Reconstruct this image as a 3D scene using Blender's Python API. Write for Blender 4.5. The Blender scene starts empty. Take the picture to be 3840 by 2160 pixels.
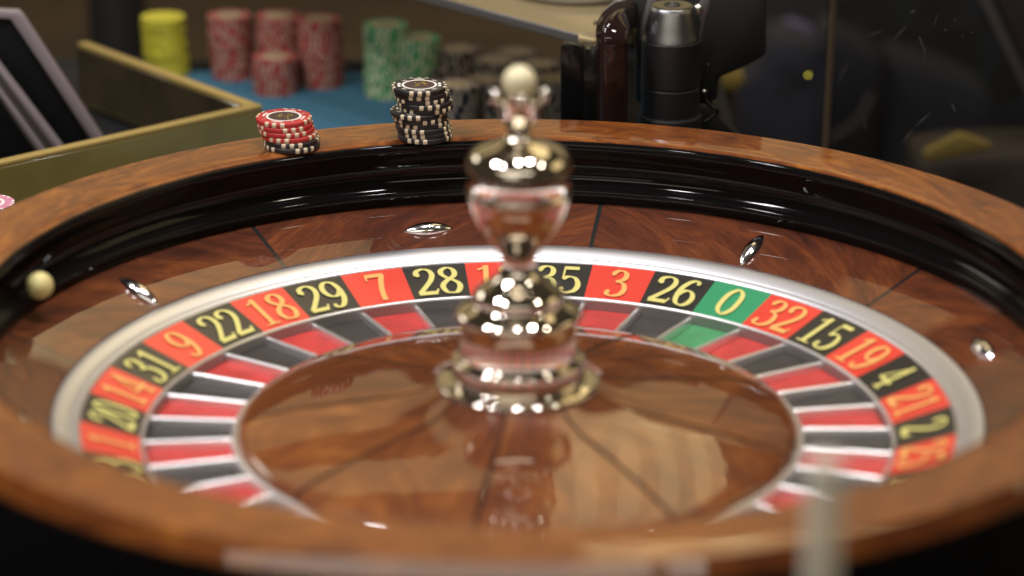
import bpy, bmesh, math, random
from mathutils import Vector, Matrix

random.seed(7)
scene = bpy.context.scene
COL = scene.collection
PI = math.pi

# ------------------------------------------------------------------ camera
CAM_F = 10628.7                       # focal length in pixels of the 3840 px wide photograph
PITCH, ROLL, YAW = math.radians(19.9137), math.radians(0.2134), math.radians(-0.1381)
EYE = Vector((0.0, -1.76054, 0.64334))
cy_, sy_ = math.cos(YAW), math.sin(YAW)
cp_, sp_ = math.cos(PITCH), math.sin(PITCH)
cr_, sr_ = math.cos(ROLL), math.sin(ROLL)
XA = Vector((cy_, -sy_, 0)); YA = Vector((sy_, cy_, 0)); ZA = Vector((0, 0, 1))
FWD = cp_ * YA - sp_ * ZA
UP0 = sp_ * YA + cp_ * ZA
RIGHT = cr_ * XA + sr_ * UP0
UPV = -sr_ * XA + cr_ * UP0
cam_data = bpy.data.cameras.new('camera')
cam = bpy.data.objects.new('camera', cam_data)
COL.objects.link(cam)
M = Matrix.Identity(4)
for i in range(3):
    M[i][0] = RIGHT[i]; M[i][1] = UPV[i]; M[i][2] = -FWD[i]; M[i][3] = EYE[i]
cam.matrix_world = M
cam_data.sensor_width = 36.0
cam_data.lens = CAM_F * 36.0 / 3840.0
cam_data.clip_start = 0.05
cam_data.clip_end = 100
cam_data.dof.use_dof = True
cam_data.dof.focus_distance = 2.22
cam_data.dof.aperture_fstop = 2.6
scene.camera = cam

# ------------------------------------------------------------------ world and lamps
world = bpy.data.worlds.new('World')
scene.world = world
world.use_nodes = True
bg = world.node_tree.nodes['Background']
bg.inputs['Color'].default_value = (1.0, 0.80, 0.55, 1)
bg.inputs['Strength'].default_value = 0.05

scene.view_settings.view_transform = 'Standard'
scene.view_settings.look = 'None'
scene.view_settings.exposure = 0.0
scene.view_settings.gamma = 1.0


def lamp(name, loc, target, power, color, sx, sy=None, shape='RECTANGLE'):
    d = bpy.data.lights.new(name, 'AREA')
    d.shape = shape
    d.size = sx
    d.size_y = sy or sx
    d.energy = power
    d.color = color
    o = bpy.data.objects.new(name, d)
    COL.objects.link(o)
    o.location = loc
    o.rotation_euler = (Vector(target) - Vector(loc)).to_track_quat('-Z', 'Y').to_euler()
    return o


COOL = (1.0, 0.97, 0.99)
WARM = (1.0, 0.91, 0.78)
AMBER = (1.0, 0.78, 0.40)
# ceiling spots over the table
for i, (x, y, p, c) in enumerate([(-1.38, -0.12, 9.0, COOL), (-1.12, 0.04, 9.0, COOL), (-0.95, -0.62, 7.5, COOL),
                                  (-0.02, 0.08, 9.5, COOL), (0.40, 0.24, 8.5, COOL), (1.30, -0.30, 5.0, WARM)]):
    lamp('ceiling_spot', (x, y, 1.9), (x * 0.5, y * 0.5, 0), p * 1.42, c, 0.16, shape='DISK')
# lit amber ceiling beyond the table (bright slats at right, a plain panel at left) and the lit walls
for i in range(9):
    lamp('ceiling_slat', (0.20 + 0.10 * i, 2.55, 2.05), (0.20 + 0.10 * i, 2.55, 0), 1.55 if i % 2 else 1.15, AMBER, 0.10, 3.0)
lamp('cove_light', (-1.05, 2.55, 2.05), (-1.05, 2.55, 0), 3.6, AMBER, 2.3, 0.8)
lamp('wall_light', (0.0, 6.2, 2.15), (0, 0, 2.15), 32, AMBER, 12.0, 2.3)
lamp('side_light', (2.9, 0.6, 1.3), (0, 0, 0), 9, AMBER, 1.8, 1.4)
lamp('side_light', (-2.2, 1.9, 1.25), (0, 0, 0), 6.5, WARM, 0.9, 0.5)
# lit room behind the photographer, stood in for by an added light strip and a dim panel
lamp('room_strip', (-1.0, -4.0, 2.15), (-1.0, 0, 0.2), 46, WARM, 6.8, 0.55)
lamp('room_light', (-1.2, -4.1, 0.9), (-1.2, 0, 0.9), 9, WARM, 2.5, 1.0)

# ------------------------------------------------------------------ helpers: measuring
S = 3840.0 / 2576.0


def ray(x, y):
    """direction through a point of the photograph (coordinates of the 2576 px wide view)"""
    return FWD + RIGHT * ((x * S - 1920) / CAM_F) - UPV * ((y * S - 1080) / CAM_F)


def at_z(x, y, z):
    d = ray(x, y)
    return EYE + d * ((z - EYE.z) / d.z)


def at_y(x, y, yy):
    d = ray(x, y)
    return EYE + d * ((yy - EYE.y) / d.y)


def at_d(x, y, dep):
    return EYE + ray(x, y) * dep


# ------------------------------------------------------------------ helpers: materials
def new_mat(name):
    m = bpy.data.materials.new(name)
    m.use_nodes = True
    nt = m.node_tree
    return m, nt, nt.nodes['Principled BSDF']


def plain(name, color, rough=0.5, metal=0.0, coat=0.0, coat_rough=0.03, spec=0.5, bump=0.0, bump_scale=200, vary=0.0, aniso=0.0):
    m, nt, b = new_mat(name)
    b.inputs['Base Color'].default_value = (*color, 1)
    b.inputs['Roughness'].default_value = rough
    b.inputs['Metallic'].default_value = metal
    b.inputs['Coat Weight'].default_value = coat
    b.inputs['Coat Roughness'].default_value = coat_rough
    b.inputs['Specular IOR Level'].default_value = spec
    if bump or vary:
        tc = nt.nodes.new('ShaderNodeTexCoord')
        n = nt.nodes.new('ShaderNodeTexNoise')
        n.inputs['Scale'].default_value = bump_scale
        n.inputs['Detail'].default_value = 6
        nt.links.new(tc.outputs['Object'], n.inputs['Vector'])
        if bump:
            bp = nt.nodes.new('ShaderNodeBump')
            bp.inputs['Strength'].default_value = bump
            bp.inputs['Distance'].default_value = 0.001
            nt.links.new(n.outputs['Fac'], bp.inputs['Height'])
            nt.links.new(bp.outputs['Normal'], b.inputs['Normal'])
        if vary:
            mx = nt.nodes.new('ShaderNodeMixRGB')
            mx.blend_type = 'MULTIPLY'
            mx.inputs['Fac'].default_value = 1
            rp = nt.nodes.new('ShaderNodeValToRGB')
            rp.color_ramp.elements[0].position = 0.3
            rp.color_ramp.elements[1].position = 0.7
            rp.color_ramp.elements[0].color = (1 - vary,) * 3 + (1,)
            rp.color_ramp.elements[1].color = (1 + vary * 0.4,) * 3 + (1,)
            nt.links.new(n.outputs['Fac'], rp.inputs['Fac'])
            mx.inputs['Color1'].default_value = (*color, 1)
            nt.links.new(rp.outputs['Color'], mx.inputs['Color2'])
            nt.links.new(mx.outputs['Color'], b.inputs['Base Color'])
    return m


def wood(name, dark, mid, light, su=6.0, sv=30.0, burl=2.0, coat=1.0, grain=0.35, rand=True, ripple=0.0, coat_rough=0.02, coat_ior=1.52):
    """lacquered veneer: UV in metres, u along the grain"""
    m, nt, b = new_mat(name)
    L = nt.links.new
    uv = nt.nodes.new('ShaderNodeUVMap')
    info = nt.nodes.new('ShaderNodeObjectInfo')
    add = nt.nodes.new('ShaderNodeVectorMath'); add.operation = 'MULTIPLY_ADD'
    if rand:
        L(info.outputs['Random'], add.inputs[0])
        add.inputs[1].default_value = (7.3, 3.1, 5.7)
    L(uv.outputs['UV'], add.inputs[2])
    mp = nt.nodes.new('ShaderNodeMapping')
    mp.inputs['Scale'].default_value = (su, sv, 1)
    L(add.outputs['Vector'], mp.inputs['Vector'])
    n1 = nt.nodes.new('ShaderNodeTexNoise')
    n1.inputs['Scale'].default_value = 1.0
    n1.inputs['Detail'].default_value = 7
    n1.inputs['Roughness'].default_value = 0.62
    n1.inputs['Distortion'].default_value = burl
    L(mp.outputs['Vector'], n1.inputs['Vector'])
    r1 = nt.nodes.new('ShaderNodeValToRGB')
    e = r1.color_ramp.elements
    e[0].position = 0.30; e[0].color = (*dark, 1)
    e[1].position = 0.72; e[1].color = (*light, 1)
    k = e.new(0.52); k.color = (*mid, 1)
    L(n1.outputs['Fac'], r1.inputs['Fac'])
    mp2 = nt.nodes.new('ShaderNodeMapping')
    mp2.inputs['Scale'].default_value = (su * 6, sv * 26, 1)
    L(add.outputs['Vector'], mp2.inputs['Vector'])
    n2 = nt.nodes.new('ShaderNodeTexNoise')
    n2.inputs['Scale'].default_value = 1.0
    n2.inputs['Detail'].default_value = 4
    n2.inputs['Distortion'].default_value = 0.6
    L(mp2.outputs['Vector'], n2.inputs['Vector'])
    r2 = nt.nodes.new('ShaderNodeValToRGB')
    r2.color_ramp.elements[0].position = 0.36; r2.color_ramp.elements[0].color = (1 - grain,) * 3 + (1,)
    r2.color_ramp.elements[1].position = 0.58; r2.color_ramp.elements[1].color = (1.08, 1.06, 1.0, 1)
    L(n2.outputs['Fac'], r2.inputs['Fac'])
    mx = nt.nodes.new('ShaderNodeMixRGB'); mx.blend_type = 'MULTIPLY'; mx.inputs['Fac'].default_value = 1
    L(r1.outputs['Color'], mx.inputs['Color1']); L(r2.outputs['Color'], mx.inputs['Color2'])
    n4 = nt.nodes.new('ShaderNodeTexNoise'); n4.inputs['Scale'].default_value = 5.0; n4.inputs['Detail'].default_value = 2
    L(add.outputs['Vector'], n4.inputs['Vector'])
    r4 = nt.nodes.new('ShaderNodeValToRGB')
    r4.color_ramp.elements[0].position = 0.35; r4.color_ramp.elements[0].color = (0.72, 0.62, 0.58, 1)
    r4.color_ramp.elements[1].position = 0.65; r4.color_ramp.elements[1].color = (1.15, 1.18, 1.15, 1)
    L(n4.outputs['Fac'], r4.inputs['Fac'])
    mx4 = nt.nodes.new('ShaderNodeMixRGB'); mx4.blend_type = 'MULTIPLY'; mx4.inputs['Fac'].default_value = 1
    L(mx.outputs['Color'], mx4.inputs['Color1']); L(r4.outputs['Color'], mx4.inputs['Color2'])
    L(mx4.outputs['Color'], b.inputs['Base Color'])
    b.inputs['Roughness'].default_value = 0.5
    b.inputs['Specular IOR Level'].default_value = 0.2
    b.inputs['Coat Weight'].default_value = coat
    b.inputs['Coat Roughness'].default_value = coat_rough
    b.inputs['Coat IOR'].default_value = coat_ior
    # very slight unevenness of the lacquer
    tc = nt.nodes.new('ShaderNodeTexCoord')
    n3 = nt.nodes.new('ShaderNodeTexNoise'); n3.inputs['Scale'].default_value = 22; n3.inputs['Detail'].default_value = 1
    L(tc.outputs['Object'], n3.inputs['Vector'])
    bp = nt.nodes.new('ShaderNodeBump'); bp.inputs['Strength'].default_value = 0.03; bp.inputs['Distance'].default_value = 0.004
    L(n3.outputs['Fac'], bp.inputs['Height'])
    last = bp
    if ripple:      # faint radial unevenness left by polishing
        sep = nt.nodes.new('ShaderNodeSeparateXYZ'); L(tc.outputs['Object'], sep.inputs['Vector'])
        at = nt.nodes.new('ShaderNodeMath'); at.operation = 'ARCTAN2'
        L(sep.outputs['Y'], at.inputs[0]); L(sep.outputs['X'], at.inputs[1])
        ln = nt.nodes.new('ShaderNodeVectorMath'); ln.operation = 'LENGTH'; L(tc.outputs['Object'], ln.inputs[0])
        cb = nt.nodes.new('ShaderNodeCombineXYZ'); L(at.outputs['Value'], cb.inputs['X']); L(ln.outputs['Value'], cb.inputs['Y'])
        mpr = nt.nodes.new('ShaderNodeMapping'); mpr.inputs['Scale'].default_value = (11, 2.5, 1); L(cb.outputs['Vector'], mpr.inputs['Vector'])
        nr = nt.nodes.new('ShaderNodeTexNoise'); nr.inputs['Scale'].default_value = 1.0; nr.inputs['Detail'].default_value = 1.5
        L(mpr.outputs['Vector'], nr.inputs['Vector'])
        bp2 = nt.nodes.new('ShaderNodeBump'); bp2.inputs['Strength'].default_value = ripple; bp2.inputs['Distance'].default_value = 0.004
        L(nr.outputs['Fac'], bp2.inputs['Height']); L(bp.outputs['Normal'], bp2.inputs['Normal'])
        last = bp2
    L(last.outputs['Normal'], b.inputs['Coat Normal'])
    return m


MAT = {}
MAT['rim_wood'] = wood('rim veneer', (0.085, 0.017, 0.003), (0.205, 0.056, 0.007), (0.330, 0.112, 0.014), 13, 34, 3.0, grain=0.28, rand=False)
MAT['apron_wood'] = wood('apron veneer', (0.050, 0.011, 0.004), (0.120, 0.029, 0.008), (0.215, 0.062, 0.013), 10, 38, 1.4, grain=0.36)
MAT['cone_wood'] = wood('cone veneer', (0.090, 0.020, 0.005), (0.190, 0.054, 0.010), (0.310, 0.112, 0.021), 8, 20, 2.8, grain=0.25, ripple=0.03, coat_rough=0.03, coat_ior=1.75)
MAT['black'] = plain('black lacquer', (0.005, 0.0045, 0.0045), 0.5, coat=0.38, coat_rough=0.06, spec=0.0)
MAT['black_inlay'] = plain('ebony inlay', (0.010, 0.009, 0.009), 0.35, coat=1.0)
MAT['seam'] = plain('dark seam', (0.014, 0.007, 0.004), 0.6, spec=0.12)
MAT['chrome'] = plain('polished nickel', (0.74, 0.68, 0.59), 0.035, 1.0)
_nt = MAT['chrome'].node_tree
_tc = _nt.nodes.new('ShaderNodeTexCoord'); _n = _nt.nodes.new('ShaderNodeTexNoise'); _n.inputs['Scale'].default_value = 45; _n.inputs['Detail'].default_value = 5
_r = _nt.nodes.new('ShaderNodeMapRange'); _r.inputs['From Min'].default_value = 0.40; _r.inputs['From Max'].default_value = 0.75; _r.inputs['To Min'].default_value = 0.02; _r.inputs['To Max'].default_value = 0.06
_nt.links.new(_tc.outputs['Object'], _n.inputs['Vector']); _nt.links.new(_n.outputs['Fac'], _r.inputs['Value'])
_nt.links.new(_r.outputs['Result'], _nt.nodes['Principled BSDF'].inputs['Roughness'])
MAT['chrome_pin'] = plain('chrome', (0.93, 0.92, 0.94), 0.13, 1.0)
MAT['silver'] = plain('brushed aluminium', (0.90, 0.90, 0.94), 0.40, 1.0, bump=0.05, bump_scale=600)
MAT['silver_bright'] = plain('bright aluminium', (0.95, 0.94, 0.95), 0.38, 1.0)
MAT['num_red'] = plain('red enamel', (0.68, 0.050, 0.030), 0.38, coat=0.5, coat_rough=0.12)
MAT['num_black'] = plain('black enamel', (0.020, 0.018, 0.016), 0.38, coat=0.5, coat_rough=0.12)
MAT['num_green'] = plain('green enamel', (0.030, 0.280, 0.120), 0.38, coat=0.5, coat_rough=0.12)
MAT['digit_gold'] = plain('gold print', (0.66, 0.60, 0.19), 0.45)
MAT['digit_orange'] = plain('orange gold print', (0.80, 0.40, 0.12), 0.45)
MAT['poc_red'] = plain('red pocket', (0.52, 0.045, 0.040), 0.5, vary=0.22, bump_scale=55)
MAT['poc_black'] = plain('dark grey pocket', (0.040, 0.035, 0.032), 0.5, vary=0.22, bump_scale=55)
MAT['poc_green'] = plain('green pocket', (0.060, 0.28, 0.11), 0.5, vary=0.22, bump_scale=55)
MAT['ivory'] = plain('ivory', (0.74, 0.66, 0.42), 0.5, coat=0.2)
MAT['ball'] = plain('ivory ball', (0.66, 0.58, 0.24), 0.5)
MAT['chip_black'] = plain('black clay', (0.016, 0.014, 0.016), 0.42)
MAT['chip_red'] = plain('red clay', (0.42, 0.028, 0.028), 0.45)
MAT['chip_pink'] = plain('pink clay', (0.55, 0.22, 0.32), 0.45)
MAT['chip_green'] = plain('green clay', (0.035, 0.29, 0.105), 0.45)
MAT['chip_yellow'] = plain('yellow clay', (0.52, 0.46, 0.035), 0.45)
MAT['chip_tan'] = plain('tan print', (0.34, 0.27, 0.15), 0.5)
MAT['chip_red_shade'] = plain('shaded red clay', (0.30, 0.024, 0.024), 0.5)  # chip red darkened in the colour for the shade on the far stacks
MAT['chip_cream_shade'] = plain('shaded cream clay', (0.36, 0.28, 0.21), 0.5)  # chip cream with the shade between neighbouring stacks put into its colour
MAT['pocket_wall'] = plain('grey pocket wall', (0.36, 0.34, 0.33), 0.45, 0.8)
MAT['chip_cream'] = plain('cream clay', (0.66, 0.57, 0.40), 0.45)
MAT['chip_olive'] = plain('dull yellow clay', (0.36, 0.31, 0.03), 0.45)
MAT['chip_white'] = plain('white print', (0.78, 0.72, 0.66), 0.4)
MAT['chip_disc'] = plain('dark brown print', (0.050, 0.026, 0.028), 0.35)
MAT['chip_gold'] = plain('gold foil', (0.62, 0.48, 0.08), 0.30, 0.8)
MAT['table_black'] = plain('black table top', (0.010, 0.010, 0.011), 0.6, spec=0.2)
MAT['felt'] = plain('blue felt', (0.045, 0.125, 0.180), 0.95, spec=0.1, bump=0.4, bump_scale=900, vary=0.12)
MAT['pad'] = plain('black leather', (0.012, 0.012, 0.015), 0.5, bump=0.2, bump_scale=300)
MAT['box_inner'] = plain('dark brown lining', (0.050, 0.036, 0.018), 0.45, spec=0.4, vary=0.5, bump_scale=16)
MAT['box'] = plain('olive smoked plastic', (0.22, 0.175, 0.050), 0.28, coat=0.6, coat_rough=0.12, vary=0.25, bump_scale=14)
MAT['box_edge'] = plain('tan plastic edge', (0.34, 0.24, 0.075), 0.4)
MAT['slab'] = plain('black panel', (0.006, 0.006, 0.007), 0.5, spec=0.1)
MAT['mauve'] = plain('mauve grey bezel', (0.24, 0.20, 0.215), 0.4)
MAT['greytrim'] = plain('taupe bezel', (0.075, 0.062, 0.055), 0.4)
MAT['carpet'] = plain('brown carpet', (0.105, 0.072, 0.044), 0.95, vary=0.5, bump_scale=4)
MAT['shelf'] = plain('beige lacquer', (0.36, 0.28, 0.15), 0.25, coat=0.8, coat_rough=0.05, vary=0.15, bump_scale=9)
MAT['shelf_edge'] = plain('grey edge', (0.10, 0.095, 0.09), 0.3)
MAT['lacquer'] = plain('dark brown lacquer', (0.020, 0.010, 0.009), 0.6, spec=0.0, coat=1.0, coat_rough=0.015, vary=0.3, bump_scale=60)
MAT['gloss_black'] = plain('gloss black plastic', (0.007, 0.007, 0.007), 0.12)
MAT['matt_black'] = plain('matt black', (0.010, 0.010, 0.010), 0.40)
MAT['cap'] = plain('dark satin metal', (0.30, 0.30, 0.305), 0.30, 1.0, bump=0.15, bump_scale=2500)
MAT['cap_top'] = plain('satin metal disc', (0.24, 0.225, 0.19), 0.35, 1.0)
MAT['bracket'] = plain('grey bracket', (0.16, 0.15, 0.155), 0.35, 0.6)
MAT['navy'] = plain('navy cloth', (0.009, 0.0085, 0.014), 0.8, vary=0.3, bump_scale=20)
MAT['violet'] = plain('violet cloth', (0.075, 0.055, 0.10), 0.8)
MAT['maroon'] = plain('maroon panel', (0.030, 0.015, 0.020), 0.5, vary=0.4, bump_scale=12)
MAT['ochre'] = plain('ochre cloth', (0.27, 0.19, 0.035), 0.8, vary=0.2, bump_scale=10)
MAT['umber'] = plain('umber cloth', (0.040, 0.027, 0.016), 0.8)
MAT['cabinet'] = plain('black cabinet', (0.008, 0.008, 0.008), 0.6)
MAT['tan'] = plain('tan edge', (0.20, 0.14, 0.085), 0.4)
MAT['scratch'] = plain('scratch', (0.10, 0.095, 0.08), 0.5)
MAT['dish'] = plain('pale glass', (0.62, 0.60, 0.56), 0.08, coat=1.0)

m, nt, b = new_mat('lit yellow dot')
b.inputs['Base Color'].default_value = (0.5, 0.45, 0.05, 1)
b.inputs['Emission Color'].default_value = (0.75, 0.64, 0.06, 1)
b.inputs['Emission Strength'].default_value = 3.0
MAT['led'] = m


def see_through(name, color, alpha, rough):
    m, nt, b = new_mat(name)
    out = nt.nodes['Material Output']
    tr = nt.nodes.new('ShaderNodeBsdfTransparent')
    mix = nt.nodes.new('ShaderNodeMixShader')
    mix.inputs['Fac'].default_value = alpha
    b.inputs['Base Color'].default_value = (*color, 1)
    b.inputs['Roughness'].default_value = rough
    nt.links.new(tr.outputs['BSDF'], mix.inputs[1])
    nt.links.new(b.outputs['BSDF'], mix.inputs[2])
    nt.links.new(mix.outputs['Shader'], out.inputs['Surface'])
    return m


MAT['shelf_glass'] = see_through('reflection tinted beige glass', (0.36, 0.28, 0.15), 0.55, 0.15)  # beige ceiling reflection painted in as the glass colour
MAT['acrylic'] = see_through('smoked acrylic', (0.006, 0.006, 0.006), 0.30, 0.05)
MAT['acrylic'].node_tree.nodes['Principled BSDF'].inputs['Specular IOR Level'].default_value = 0.15
MAT['frosted'] = see_through('frosted acrylic', (0.80, 0.76, 0.62), 0.55, 0.4)


# ------------------------------------------------------------------ helpers: objects
def obj(name, mesh, mat=None, parent=None, loc=None, rotz=None):
    o = bpy.data.objects.new(name, mesh)
    COL.objects.link(o)
    if mat is not None and len(mesh.materials) == 0:
        mesh.materials.append(MAT[mat])
    if parent is not None:
        o.parent = parent
    if loc is not None:
        o.location = loc
    if rotz is not None:
        o.rotation_euler = (0, 0, rotz)
    return o


def tag(o, label, cat, group=None):
    o['label'] = label
    o['category'] = cat
    if group:
        o['group'] = group
    return o


def empty(name, loc, label, cat, group=None):
    o = bpy.data.objects.new(name, None)
    COL.objects.link(o)
    o.location = loc
    o.empty_display_size = 0.02
    return tag(o, label, cat, group)


def mesh_of(name, verts, faces, smooth=False, uvs=None):
    me = bpy.data.meshes.new(name)
    me.from_pydata(verts, [], faces)
    if uvs is not None:
        lay = me.uv_layers.new(name='UVMap')
        for p in me.polygons:
            for li in p.loop_indices:
                lay.data[li].uv = uvs[me.loops[li].vertex_index]
    me.polygons.foreach_set('use_smooth', [smooth] * len(me.polygons))
    me.update()
    return me


def lathe(name, prof, n=128, a0=0.0, a1=2 * PI, smooth=True, uvrot=0.0, cap=False):
    """surface of revolution of (r, z) points; UV in metres (u along the arc)"""
    full = abs(a1 - a0 - 2 * PI) < 1e-6
    cols = n + 1
    verts, uvs, faces = [], [], []
    L = [0.0]
    for i in range(1, len(prof)):
        L.append(L[-1] + math.dist(prof[i], prof[i - 1]))
    rm = sum(p[0] for p in prof) / len(prof)
    cu, su = math.cos(uvrot), math.sin(uvrot)
    for j in range(cols):
        a = a0 + (a1 - a0) * j / n
        for i, (r, z) in enumerate(prof):
            verts.append((r * math.cos(a), r * math.sin(a), z))
            u, v = (a - a0) * rm, L[i]
            uvs.append((u * cu - v * su, u * su + v * cu))
    k = len(prof)
    for j in range(n):
        for i in range(k - 1):
            faces.append((j * k + i, j * k + i + 1, (j + 1) * k + i + 1, (j + 1) * k + i))
    me = mesh_of(name, verts, faces, smooth, uvs)
    bm = bmesh.new(); bm.from_mesh(me)
    if full:
        bmesh.ops.remove_doubles(bm, verts=bm.verts, dist=1e-6)
    else:
        pass
    if cap and not full:
        bmesh.ops.holes_fill(bm, edges=[e for e in bm.edges if e.is_boundary], sides=0)
    bm.normal_update()
    bm.to_mesh(me); bm.free()
    return me


def sharp_by_angle(me, deg=35):
    bm = bmesh.new(); bm.from_mesh(me)
    for e in bm.edges:
        if len(e.link_faces) == 2 and e.calc_face_angle(0) > math.radians(deg):
            e.smooth = False
    bm.to_mesh(me); bm.free()
    return me


def box_bm(sx, sy, sz, bevel=0.0, seg=2):
    bm = bmesh.new()
    bmesh.ops.create_cube(bm, size=1.0)
    bmesh.ops.scale(bm, vec=(sx, sy, sz), verts=bm.verts)
    if bevel:
        bmesh.ops.bevel(bm, geom=list(bm.edges), offset=bevel, segments=seg, profile=0.5, affect='EDGES')
    return bm


def bm_mesh(name, bm, smooth=True, sharp=40):
    bmesh.ops.recalc_face_normals(bm, faces=list(bm.faces))
    me = bpy.data.meshes.new(name)
    bm.to_mesh(me); bm.free()
    me.polygons.foreach_set('use_smooth', [smooth] * len(me.polygons))
    if smooth:
        sharp_by_angle(me, sharp)
    return me


def prism(name, pts, offset, bevel=0.0, seg=3):
    """closed polygon of 3D points pushed along a vector into a solid"""
    bm = bmesh.new()
    vs = [bm.verts.new(p) for p in pts]
    f = bm.faces.new(vs)
    r = bmesh.ops.extrude_face_region(bm, geom=[f])
    nv = [g for g in r['geom'] if isinstance(g, bmesh.types.BMVert)]
    bmesh.ops.translate(bm, vec=offset, verts=nv)
    if bevel:
        bmesh.ops.bevel(bm, geom=list(bm.edges), offset=bevel, segments=seg, profile=0.5, affect='EDGES', clamp_overlap=True)
    bmesh.ops.triangulate(bm, faces=[q for q in bm.faces if len(q.verts) > 4])
    return bm_mesh(name, bm)


def catmull(pts, n=8, closed=False):
    out = []
    P = [Vector(p) for p in pts]
    m = len(P)
    rng = range(m) if closed else range(m - 1)
    for i in rng:
        p0 = P[(i - 1) % m] if closed or i > 0 else P[0] * 2 - P[1]
        p1 = P[i]; p2 = P[(i + 1) % m]
        p3 = P[(i + 2) % m] if closed or i + 2 < m else P[-1] * 2 - P[-2]
        for k in range(n):
            t = k / n
            out.append(0.5 * ((2 * p1) + (p2 - p0) * t + (2 * p0 - 5 * p1 + 4 * p2 - p3) * t * t + (3 * p1 - p0 - 3 * p2 + p3) * t ** 3))
    if not closed:
        out.append(P[-1])
    return out


def sweep(name, path, sect, smooth=True, twist_up=(0, 0, 1), closed=False):
    """sweep a closed 2D section along 3D points"""
    P = [Vector(p) for p in path]
    verts, faces = [], []
    k = len(sect)
    for i, p in enumerate(P):
        t = (P[min(i + 1, len(P) - 1)] - P[max(i - 1, 0)]).normalized()
        up = Vector(twist_up)
        a = t.cross(up)
        if a.length < 1e-4:
            a = t.cross(Vector((0, 1, 0)))
        a.normalize()
        b2 = a.cross(t)
        for (u, v) in sect:
            verts.append(p + a * u + b2 * v)
    for i in range(len(P) - 1):
        for j in range(k):
            faces.append((i * k + j, i * k + (j + 1) % k, (i + 1) * k + (j + 1) % k, (i + 1) * k + j))
    faces.append(tuple(range(k - 1, -1, -1)))
    faces.append(tuple(range((len(P) - 1) * k, len(P) * k)))
    return mesh_of(name, [tuple(v) for v in verts], faces, smooth)


def round_sect(w, h, r, n=4):
    pts = []
    for cx, cyy, a in ((w / 2 - r, h / 2 - r, 0), (-w / 2 + r, h / 2 - r, 90), (-w / 2 + r, -h / 2 + r, 180), (w / 2 - r, -h / 2 + r, 270)):
        for i in range(n + 1):
            q = math.radians(a + 90 * i / n)
            pts.append((cx + r * math.cos(q), cyy + r * math.sin(q)))
    return pts


def circ(r, n=12):
    return [(r * math.cos(2 * PI * i / n), r * math.sin(2 * PI * i / n)) for i in range(n)]


# ------------------------------------------------------------------ digits drawn as broad-pen strokes
def mirror180(pts):
    return [(0.6 - x, 1 - y) for x, y in pts]


SIX = [(.50, .88), (.40, .97), (.25, .90), (.12, .66), (.09, .36), (.15, .12), (.30, .03), (.45, .12), (.51, .31), (.45, .50), (.31, .58), (.17, .50), (.10, .38)]
DIGITS = {   # list of (points, closed, smooth, fixed thickness or None), balls
    '0': ([([(.30, .97), (.13, .80), (.09, .5), (.13, .2), (.30, .03), (.47, .2), (.51, .5), (.47, .8)], True, True, None)], []),
    '1': ([([(.31, .0), (.31, 1.0)], False, False, .135), ([(.29, .97), (.20, .88), (.10, .84)], False, True, .06), ([(.12, .025), (.50, .025)], False, False, .05)], []),
    '2': ([([(.09, .74), (.12, .90), (.28, .97), (.43, .91), (.49, .75), (.43, .55), (.27, .32), (.07, .07)], False, True, None),
           ([(.05, .065), (.52, .065)], False, False, .125), ([(.50, .06), (.555, .20)], False, False, .055)], [(.125, .76, .065)]),
    '3': ([([(.10, .84), (.22, .96), (.37, .95), (.45, .82), (.41, .65), (.24, .55)], False, True, None),
           ([(.24, .55), (.43, .50), (.51, .30), (.45, .11), (.28, .02), (.14, .05), (.08, .15)], False, True, None)], [(.13, .83, .06), (.115, .17, .065)]),
    '4': ([([(.40, .98), (.04, .31)], False, False, .06), ([(.03, .30), (.57, .30)], False, False, .09), ([(.39, 1.0), (.39, .0)], False, False, .13), ([(.25, .022), (.53, .022)], False, False, .045)], []),
    '5': ([([(.13, .935), (.50, .935)], False, False, .12), ([(.145, .97), (.115, .52)], False, False, .05),
           ([(.115, .52), (.26, .61), (.43, .55), (.51, .33), (.44, .11), (.27, .02), (.13, .05), (.07, .15)], False, True, None)], [(.105, .16, .065)]),
    '6': ([(SIX, False, True, None)], [(.47, .88, .055)]),
    '7': ([([(.06, .93), (.54, .93)], False, False, .13), ([(.50, .93), (.40, .66), (.32, .34), (.29, .0)], False, True, .135), ([(.075, .93), (.06, .76)], False, False, .05)], []),
    '8': ([([(.30, .97), (.15, .88), (.13, .75), (.22, .62), (.36, .52), (.50, .38), (.51, .22), (.42, .06), (.30, .03), (.16, .07), (.09, .24), (.13, .38), (.28, .53), (.42, .64), (.47, .77), (.43, .91)], True, True, None)], []),
    '9': ([(mirror180(SIX), False, True, None)], [(.13, .12, .055)]),
}
T_MAX, T_MIN = 0.140, 0.050


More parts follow.
